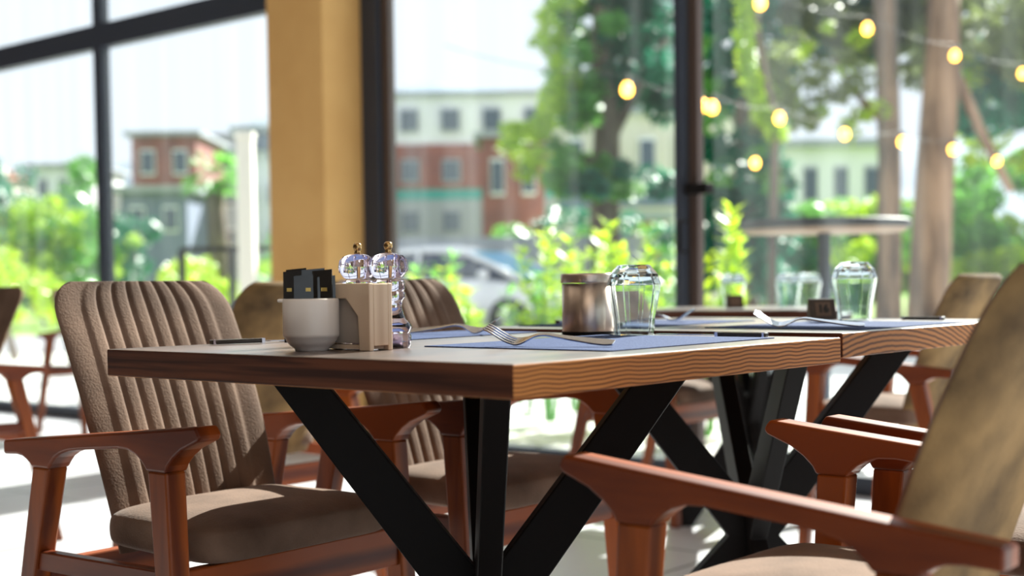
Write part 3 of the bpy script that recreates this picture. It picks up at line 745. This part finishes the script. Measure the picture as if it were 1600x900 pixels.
# big broadleaf tree in the middle window
Z = 24
def cloud(x0, x1, y0, y1, n, r0, r1, Z, fn=None):
    out = []
    k = 0
    while len(out) < n and k < 4000:
        k += 1; x, y = random.uniform(x0, x1), random.uniform(y0, y1)
        if fn is None or fn(x, y): out.append((x, y, random.uniform(r0, r1), Z+random.uniform(-1.5, 1.5)))
    return out
tree('broadleaf_tree', 'tall green tree with a bright yellow-green left edge in the middle window', 'tree', ground_at(950, Z),
     [([ground_at(950, Z), at(945, 350, Z), at(948, 200, Z), at(940, 60, Z), at(950, -150, Z)], [.32, .28, .24, .2, .12]),
      ([at(947, 230, Z), at(990, 150, Z), at(1040, 60, Z)], [.12, .08, .05]), ([at(946, 260, Z), at(880, 235, Z), at(820, 225, Z)], [.10, .06, .03])],
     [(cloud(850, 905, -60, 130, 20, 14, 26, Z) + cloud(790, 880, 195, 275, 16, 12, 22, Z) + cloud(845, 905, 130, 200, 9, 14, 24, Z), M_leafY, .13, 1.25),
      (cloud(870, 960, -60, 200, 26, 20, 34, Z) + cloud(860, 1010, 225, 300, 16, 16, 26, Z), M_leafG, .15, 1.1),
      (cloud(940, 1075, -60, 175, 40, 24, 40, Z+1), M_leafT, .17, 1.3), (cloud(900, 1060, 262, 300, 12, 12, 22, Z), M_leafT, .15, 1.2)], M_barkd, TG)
# tall cypress-like tree right behind the post
Z = 21
tree('evergreen_tree', 'bluish evergreen directly right of the window post', 'tree', ground_at(1165, Z),
     [([ground_at(1165, Z), at(1165, 300, Z), at(1160, 100, Z), at(1158, -80, Z)], [.2, .18, .12, .05])],
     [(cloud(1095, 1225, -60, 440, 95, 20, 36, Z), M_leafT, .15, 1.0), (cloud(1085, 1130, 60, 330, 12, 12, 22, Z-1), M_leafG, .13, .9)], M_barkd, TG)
# bright edge branch
Z = 16.5
tree('slender_tree', 'slender tree with a bright yellow-green edge arching in the right window', 'tree', ground_at(1205, Z),
     [([ground_at(1205, Z), at(1208, 330, Z), at(1212, 200, Z), at(1185, 60, Z), at(1175, -60, Z)], [.06, .06, .05, .04, .03])],
     [([(1165+((y-60)/160)**2*55*(1 if y > 60 else .3), y, random.uniform(11, 17), Z) for y in range(-30, 215, 11)], M_leafY, .09, 1.5),
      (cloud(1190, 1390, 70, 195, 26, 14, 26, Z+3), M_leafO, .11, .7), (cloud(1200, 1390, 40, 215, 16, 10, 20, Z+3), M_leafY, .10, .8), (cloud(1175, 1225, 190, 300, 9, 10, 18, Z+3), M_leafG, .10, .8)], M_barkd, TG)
# two pines
Z = 20
tree('pine_tree', 'pine with the thinner straight trunk in the right window', 'tree', ground_at(1386, Z),
     [([ground_at(1388, Z), at(1388, 430, Z), at(1390, 250, Z), at(1386, 100, Z), at(1380, -80, Z)], [.22, .19, .17, .17, .15]),
      ([at(1388, 200, Z), at(1350, 160, Z), at(1300, 90, Z)], [.07, .05, .03])],
     [(cloud(1230, 1440, -60, 110, 46, 24, 40, Z+1.5), M_leafO, .14, 1.0), (cloud(1240, 1400, -40, 70, 16, 20, 34, Z+2), M_leafT, .14, 1.0)], M_bark, TG)
tree('pine_tree', 'pine with the thicker slightly leaning trunk at the right of the photo', 'tree', ground_at(1450, 18),
     [([ground_at(1447, 18), at(1452, 430, 18), at(1462, 250, 18), at(1472, 100, 18), at(1476, -80, 18)], [.29, .27, .25, .23, .2]),
      ([at(1470, 60, 18), at(1530, 200, 18), at(1580, 300, 18)], [.08, .07, .05])],
     [(cloud(1420, 1680, -60, 120, 50, 24, 40, 20), M_leafO, .14, 1.0), (cloud(1500, 1680, 60, 210, 26, 20, 34, 20.5), M_leafT, .14, .9), (cloud(1500, 1660, 100, 260, 20, 16, 28, 21), M_leafY, .12, .6)], M_bark, TG)
def bush(px_, Z, items, m, size, dens, label, name='shrub', cat='shrub', extra=None, group='shrubs and hedges outdoors'):
    b_ = ground_at(px_, Z); cr = [(items, m, size, dens)] + (extra or [])
    top = at(items[0][0], items[0][1], items[0][3])
    return tree(name, label, cat, b_, [([b_, b_+(top-b_)*.5, top], [.05, .04, .02])], cr, M_barkd, group)
bush(1560, 24, cloud(1480, 1720, 250, 450, 50, 24, 40, 24), M_leafG, .15, 1.0, 'bright green mass of bushes at the right edge behind the thick pine', extra=[(cloud(1480, 1700, 330, 470, 26, 20, 34, 23), M_leafY, .14, .9)])
bush(1330, 30, cloud(1200, 1480, 330, 450, 46, 22, 36, 30), M_leafG, .18, 1.0, 'wide green bushes behind the high round terrace table', extra=[(cloud(1250, 1480, 320, 420, 16, 14, 26, 29), M_leafY, .15, .8), (cloud(1190, 1300, 370, 450, 16, 20, 30, 30), M_leafT, .17, 1)])
bush(70, 34, cloud(-60, 150, 330, 460, 44, 22, 38, 34), M_leafG, .2, 1.0, 'green bushes at the far left behind the window mullion', extra=[(cloud(-40, 130, 320, 430, 26, 16, 28, 33), M_leafY, .17, .9), (cloud(-20, 150, 300, 380, 14, 20, 30, 36), M_leafT, .2, .9)])
bush(10, 60, cloud(-50, 42, 250, 330, 14, 18, 28, 60), M_leafT, .3, 1.0, 'round dark treetop at the left edge above the bushes', name='distant_tree', cat='tree', group=TG)
bush(120, 55, cloud(100, 146, 250, 330, 9, 14, 24, 55), M_leafG, .28, 1.0, 'small green tree left of the window mullion', name='distant_tree', cat='tree', group=TG)
bush(205, 50, cloud(172, 240, 345, 440, 16, 16, 26, 50), M_leafT, .25, 1.0, 'dark bluish bush right of the window mullion', extra=[(cloud(160, 215, 370, 440, 5, 12, 18, 48), M_leafY, .2, .9)])
bush(310, 15, cloud(262, 368, 405, 470, 18, 13, 22, 15), M_leafY, .08, 1.5, 'sunlit yellow-green bush above the fluted armchair')
bush(430, 40, cloud(390, 470, 370, 440, 12, 14, 22, 40), M_leafG, .2, 1.0, 'green bush beside the ochre column', extra=[(cloud(410, 450, 400, 440, 3, 10, 16, 30), M_leafY, .15, 1)])
bush(900, 31.5, cloud(780, 1060, 360, 470, 34, 18, 30, 31.5), M_leafG, .17, .8, 'green hedge to the right of the white car', extra=[(cloud(840, 1060, 330, 440, 16, 14, 24, 31), M_leafT, .16, .8)])
bush(600, 14.5, cloud(520, 680, 480, 540, 8, 14, 22, 14.5), M_leafG, .08, .8, 'low green planting outside behind the pepper mills')
bush(1080, 16, cloud(960, 1200, 510, 570, 30, 14, 22, 16), M_leafY, .09, 1.0, 'low yellow-green bed outside seen below the tabletop')
bush(20, 17, cloud(-60, 90, 395, 490, 20, 16, 26, 17), M_leafY, .10, 1.0, 'sunlit low bush at the lower left of the left window')
# palm
Z = 38; pb = ground_at(340, Z); pm = empty('palm_tree', pb, 0, 'small fan palm with a ragged green crown in the left window', 'tree', TG)
obj('trunk', MB().tube([Vector((0, 0, 0)), at(340, 380, Z)-pb, at(336, 290, Z)-pb], [.34, .28, .24], n=10), M_barkd, pm, smooth=True)
cr = at(335, 275, Z)-pb; fr_ = MB()
for k in range(46):
    a = random.uniform(0, 2*PI); el_ = random.uniform(-.5, 1.3); d = Vector((math.cos(a)*math.cos(el_), math.sin(a)*math.cos(el_), math.sin(el_)))
    Lf = random.uniform(.65, 1.05); tip = cr+d*Lf; sd_ = d.cross(Vector((0, 0, 1))).normalized()
    for q_ in range(-3, 4):
        t2 = tip+sd_*q_*.1+Vector((0, 0, -.12*abs(q_)*.5-.1)); m2 = cr+d*Lf*.45; n0 = len(fr_.v)
        fr_.v += [m2, (m2+t2)/2+Vector((0, 0, .04))+sd_*.035, t2, (m2+t2)/2-sd_*.035]; fr_.f.append((n0, n0+1, n0+2, n0+3))
obj('fronds', fr_, M_leafG, pm)
# leafy plants in the bed outside the middle window
def stalk_plant(px_, pytop, Z, label, n=3, spread=.18, leaf=.045, m=M_leafY):
    b_ = ground_at(px_, Z); top = at(px_, pytop, Z).z
    e = empty('leafy_plant', b_, 0, label, 'plant', 'young leafy plants outside the window')
    lm = MB(); sm = MB()
    for k in range(n):
        tp = Vector((random.uniform(-spread, spread), random.uniform(-spread, spread), top*random.uniform(.82, 1.0) if k else top)); b0 = tp*.15; b0.z = 0
        sm.tube([b0, (b0+tp)/2+Vector((random.uniform(-.04, .04), random.uniform(-.04, .04), 0)), tp], [.012, .009, .004], n=5)
        for j in range(int(90*top)):
            u = random.uniform(.2, 1); p = b0+(tp-b0)*u; a = random.uniform(0, 2*PI); d = Vector((math.cos(a), math.sin(a), random.uniform(.1, .9))).normalized(); s_ = leaf*random.uniform(.7, 1.5)*(1.25-.4*u)
            sd_ = d.cross(Vector((0, 0, 1))).normalized(); n0 = len(lm.v)
            lm.v += [p, p+d*s_+sd_*s_*.42, p+d*s_*2.1, p+d*s_-sd_*s_*.42]; lm.f.append((n0, n0+1, n0+2, n0+3))
    obj('stems', sm, M_leafG, e); obj('leaves', lm, m, e)
for px_, py_, Z, n in ((655, 430, 8.2, 3), (682, 398, 8.4, 3), (733, 418, 8.0, 3), (705, 450, 8.8, 3), (775, 450, 8.3, 3), (820, 428, 8.5, 3), (858, 358, 8.2, 4), (895, 395, 8.8, 3), (930, 390, 8.1, 3), (962, 345, 8.5, 4), (1005, 400, 8.4, 3), (1040, 430, 8.0, 2), (1120, 325, 7.6, 4), (1098, 395, 7.3, 3), (1150, 400, 7.9, 3)):
    pos = {655: 'leftmost, just right of the mills', 682: 'left of the fork', 733: 'above the fork tines', 705: 'low, between two taller ones near the fork', 775: 'low, below the car mirror', 820: 'below the car windshield', 858: 'tall, left of the canister', 895: 'directly above the canister', 930: 'above the canister and glass', 962: 'tallest, above the upturned glass', 1005: 'right above the upturned glass', 1040: 'left of the window post', 1120: 'tall, right of the window post', 1098: 'low, hugging the window post', 1150: 'low, above the far lone glass'}[px_]
    stalk_plant(px_, py_, Z, 'sunlit leafy plant in the bed outside, '+pos, n, m=M_leafY if px_ % 2 or px_ > 850 else M_leafG)

# ------------------------------------------------------------------ parked car
def car():
    c0 = ground_at(722, 21.5); e = empty('parked_car', c0, YAW-PI/2-.5, 'white parked car with dark side windows and a blue windshield behind the plants', 'car')
    # local x forward (to the right of the photo), y away, z up
    def loft(sections, m, name, nseg=14, smooth=True, parent=e):
        mb = MB()
        for x, hw, z0, z1, ex in sections:
            for k in range(nseg):
                a = 2*PI*k/nseg; c_, s_ = math.cos(a), math.sin(a); u = math.copysign(abs(c_)**ex, c_); v = math.copysign(abs(s_)**ex, s_)
                mb.v.append(Vector((x, u*hw, (z0+z1)/2+v*(z1-z0)/2)))
        for i in range(len(sections)-1):
            for k in range(nseg): l = (k+1) % nseg; mb.f.append((i*nseg+k, i*nseg+l, (i+1)*nseg+l, (i+1)*nseg+k))
        mb.f.append(tuple(range(nseg))[::-1]); q = (len(sections)-1)*nseg; mb.f.append(tuple(q+k for k in range(nseg)))
        return obj(name, mb, m, parent, smooth=smooth)
    loft([(-2.15, .70, .35, .78, .5), (-2.05, .82, .28, .95, .4), (-1.6, .87, .22, 1.0, .35), (-.5, .88, .2, .98, .3), (.7, .88, .2, .96, .3), (1.3, .86, .22, .90, .35), (1.9, .80, .25, .78, .4), (2.12, .66, .32, .62, .5)], M_carpaint, 'body')
    loft([(-1.95, .66, .8, 1.0, .5), (-1.45, .70, .8, 1.33, .4), (-1.0, .69, .8, 1.40, .4), (.0, .69, .8, 1.42, .4), (.45, .69, .8, 1.36, .4), (1.35, .70, .8, .93, .5)], M_carglass, 'side_windows')
    rf = MB(); xs = [(-1.9, 1.06, .66), (-1.45, 1.36, .67), (-1.0, 1.44, .66), (-.4, 1.48, .66), (.1, 1.465, .66), (.5, 1.39, .66)]
    for x, z, h in xs:
        for q in range(9):
            u = -1+q/4; rf.v.append(Vector((x, u*h*1.0, z-.07*abs(u)**3)))
        for q in range(9):
            u = -1+q/4; rf.v.append(Vector((x, u*h*1.0, z-.07*abs(u)**3-.05)))
    for i in range(len(xs)-1):
        for q in range(8):
            a = i*18+q; rf.f.append((a, a+1, a+19, a+18)); rf.f.append((a+9, a+27, a+28, a+10))
        a = i*18; rf.f.append((a, a+18, a+27, a+9)); a = i*18+8; rf.f.append((a, a+9, a+27, a+18))
    rf.f.append((0, 9, 17, 8)) 
    obj('roof', rf, M_carpaint, e, smooth=True)
    ws = MB().add([(.52, -.60, 1.37), (.52, .60, 1.37), (1.42, .70, .94), (1.42, -.70, .94), (.50, -.60, 1.35), (.50, .60, 1.35), (1.40, .70, .92), (1.40, -.70, .92)], [(0, 3, 2, 1), (4, 5, 6, 7), (0, 4, 7, 3), (1, 2, 6, 5), (0, 1, 5, 4), (3, 7, 6, 2)])
    obj('windshield', ws, M_windshield, e)
    for s_ in (-1, 1):
        obj('window_pillar', MB().tube([(.42, s_*.70, 1.37), (.95, s_*.74, 1.16), (1.45, s_*.77, .93)], .045), M_carpaint, e, smooth=True)
        obj('window_pillar', MB().tube([(-.35, s_*.70, 1.42), (-.35, s_*.78, .95)], .035), M_carpaint, e, smooth=True)
        obj('window_pillar', MB().tube([(-1.25, s_*.68, 1.38), (-1.7, s_*.76, .97)], .07), M_carpaint, e, smooth=True)
        obj('wing_mirror', MB().lathe([(.01, -.08), (.07, -.06), (.09, 0), (.07, .06), (.01, .08)], (.95, s_*.98, 1.0), n=10), M_carpaint, e, smooth=True)
        for x in (-1.35, 1.3):
            wl = MB(); 
            for q, (r, y) in enumerate(((.2, -.1), (.31, -.1), (.33, -.07), (.33, .07), (.31, .1), (.2, .1))):
                for k in range(20): a = 2*PI*k/20; wl.v.append(Vector((x+r*math.cos(a), s_*.80+y, .33+r*math.sin(a))))
            for q in range(6):
                for k in range(20): l = (k+1) % 20; w2 = (q+1) % 6; wl.f.append((q*20+k, q*20+l, w2*20+l, w2*20+k))
            wo = obj('wheel', wl, M_tyre, e, smooth=True)
            rm_ = MB()
            for k in range(5): a = 2*PI*k/5; rm_.beam((x, s_*.88, .33), (x+.2*math.cos(a), s_*.88, .33+.2*math.sin(a)), .06, .03, (0, 1, 0))
            rm_.tube([(x, s_*.86, .33), (x, s_*.91, .33)], .06, n=10)
            obj('wheel_rim', rm_, M_hub, wo)
        obj('headlamp', MB().box((2.0, s_*.6, .66), (.18, .3, .12)), M_hub, e, bevel=.04)
        obj('tail_lamp', MB().box((-2.08, s_*.62, .8), (.12, .25, .14)), M_lamp, e, bevel=.03)
car()

# ------------------------------------------------------------------ terrace furniture
bt = at(1288, 350, 6.35)
e = empty('bar_table', (bt.x, bt.y, 0), 0, 'tall round terrace table on a dark pole outside the right window', 'bar table')
obj('tabletop', MB().lathe([(.38, 1.083), (.392, 1.088), (.392, 1.118), (.384, 1.124)], n=64), M_terrtop, e)
obj('underside', MB().lathe([(.02, 1.066), (.365, 1.068), (.38, 1.083), (.02, 1.083)], n=64), M_terredge, e)
obj('pole', MB().lathe([(.03, .03), (.03, 1.066)], n=20), M_pole, e, smooth=True)
obj('base', MB().lathe([(.22, 0), (.22, .015), (.05, .04), (.031, .05)], n=32), M_pole, e)
# white post with railing outside the left window
def pillar(px_, Z, pytop, wd, label):
    b_ = ground_at(px_, Z); h = at(px_, pytop, Z).z
    o = obj('fence_post', MB().box((0, 0, h/2), (wd, wd, h)).box((0, 0, h+.03), (wd*1.15, wd*1.15, .06)), M_post, bevel=.006); o.location = b_; o.rotation_euler = (0, 0, YAW); tag(o, label, 'post')
pillar(388, 12, 218, .14, 'tall cream post standing outside between the palm and the ochre column')
ra, rb = ground_at(285, 12.3), ground_at(520, 12.3)
fe = empty('terrace_railing', (ra+rb)/2, 0, 'dark terrace railing running behind the cream post', 'railing')
cc = (ra+rb)/2
obj('top_rail', MB().beam(ra-cc+Vector((0, 0, 1.2)), rb-cc+Vector((0, 0, 1.2)), .05, .04, (0, 0, 1)), M_steelblack, fe)
for k in range(4):
    q = ra+(rb-ra)*k/3-cc; obj('post', MB().box(q+Vector((0, 0, .6)), (.05, .05, 1.2)), M_steelblack, fe)
# low street wall
wa, wb = ground_at(560, 27), ground_at(1010, 27)
o = obj('street_wall', MB().beam(Vector((0, 0, .9)), wb-wa+Vector((0, 0, .9)), 1.8, .25, (0, 0, 1)), M_bgrey); o.location = wa; tag(o, 'low grey street wall behind the white car', 'wall')

# ------------------------------------------------------------------ outdoor bulbs and cords added for lamp reflections in the glass
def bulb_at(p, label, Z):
    e = empty('reflection_bulb', p, 0, label, 'light bulb', 'warm bulbs standing in for reflections')
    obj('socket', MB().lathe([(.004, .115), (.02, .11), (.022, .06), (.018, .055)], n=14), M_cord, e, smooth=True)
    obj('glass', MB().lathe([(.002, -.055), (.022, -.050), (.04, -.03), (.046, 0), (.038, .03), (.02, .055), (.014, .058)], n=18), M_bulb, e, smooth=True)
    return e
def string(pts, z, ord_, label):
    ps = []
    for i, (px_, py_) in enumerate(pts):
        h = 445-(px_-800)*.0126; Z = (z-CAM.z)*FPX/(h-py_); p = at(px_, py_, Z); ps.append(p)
        bulb_at(p, 'glowing warm bulb added for a reflection, %s on the %s row' % (ord_[i], label), Z)
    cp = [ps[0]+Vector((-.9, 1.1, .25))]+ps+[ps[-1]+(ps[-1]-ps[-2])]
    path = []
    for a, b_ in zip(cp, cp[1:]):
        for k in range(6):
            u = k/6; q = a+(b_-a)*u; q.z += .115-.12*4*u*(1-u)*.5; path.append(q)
    o = obj('light_cord', MB().tube(path, .003, n=6), M_cord); tag(o, 'thin black cord added to carry the %s row of bulbs' % label, 'cord')
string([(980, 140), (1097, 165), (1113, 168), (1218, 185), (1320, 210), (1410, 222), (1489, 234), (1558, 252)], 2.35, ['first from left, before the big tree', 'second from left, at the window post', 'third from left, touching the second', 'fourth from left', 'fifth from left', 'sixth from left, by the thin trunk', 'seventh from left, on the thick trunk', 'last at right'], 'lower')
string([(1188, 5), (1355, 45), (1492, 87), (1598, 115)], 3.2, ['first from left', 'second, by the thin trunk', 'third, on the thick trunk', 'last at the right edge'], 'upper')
q = at(1180, 255, 15); bulb_at(q, 'glowing orange bulb added for a lone low reflection between the evergreen branches', 15)
o = obj('light_cord', MB().tube([q+Vector((0, 0, .115)), q+Vector((0, 0, 1.4)), q+Vector((.05, .1, 3.2))], .003, n=6), M_cord); tag(o, 'thin black cord added to hold the lone low bulb', 'cord')
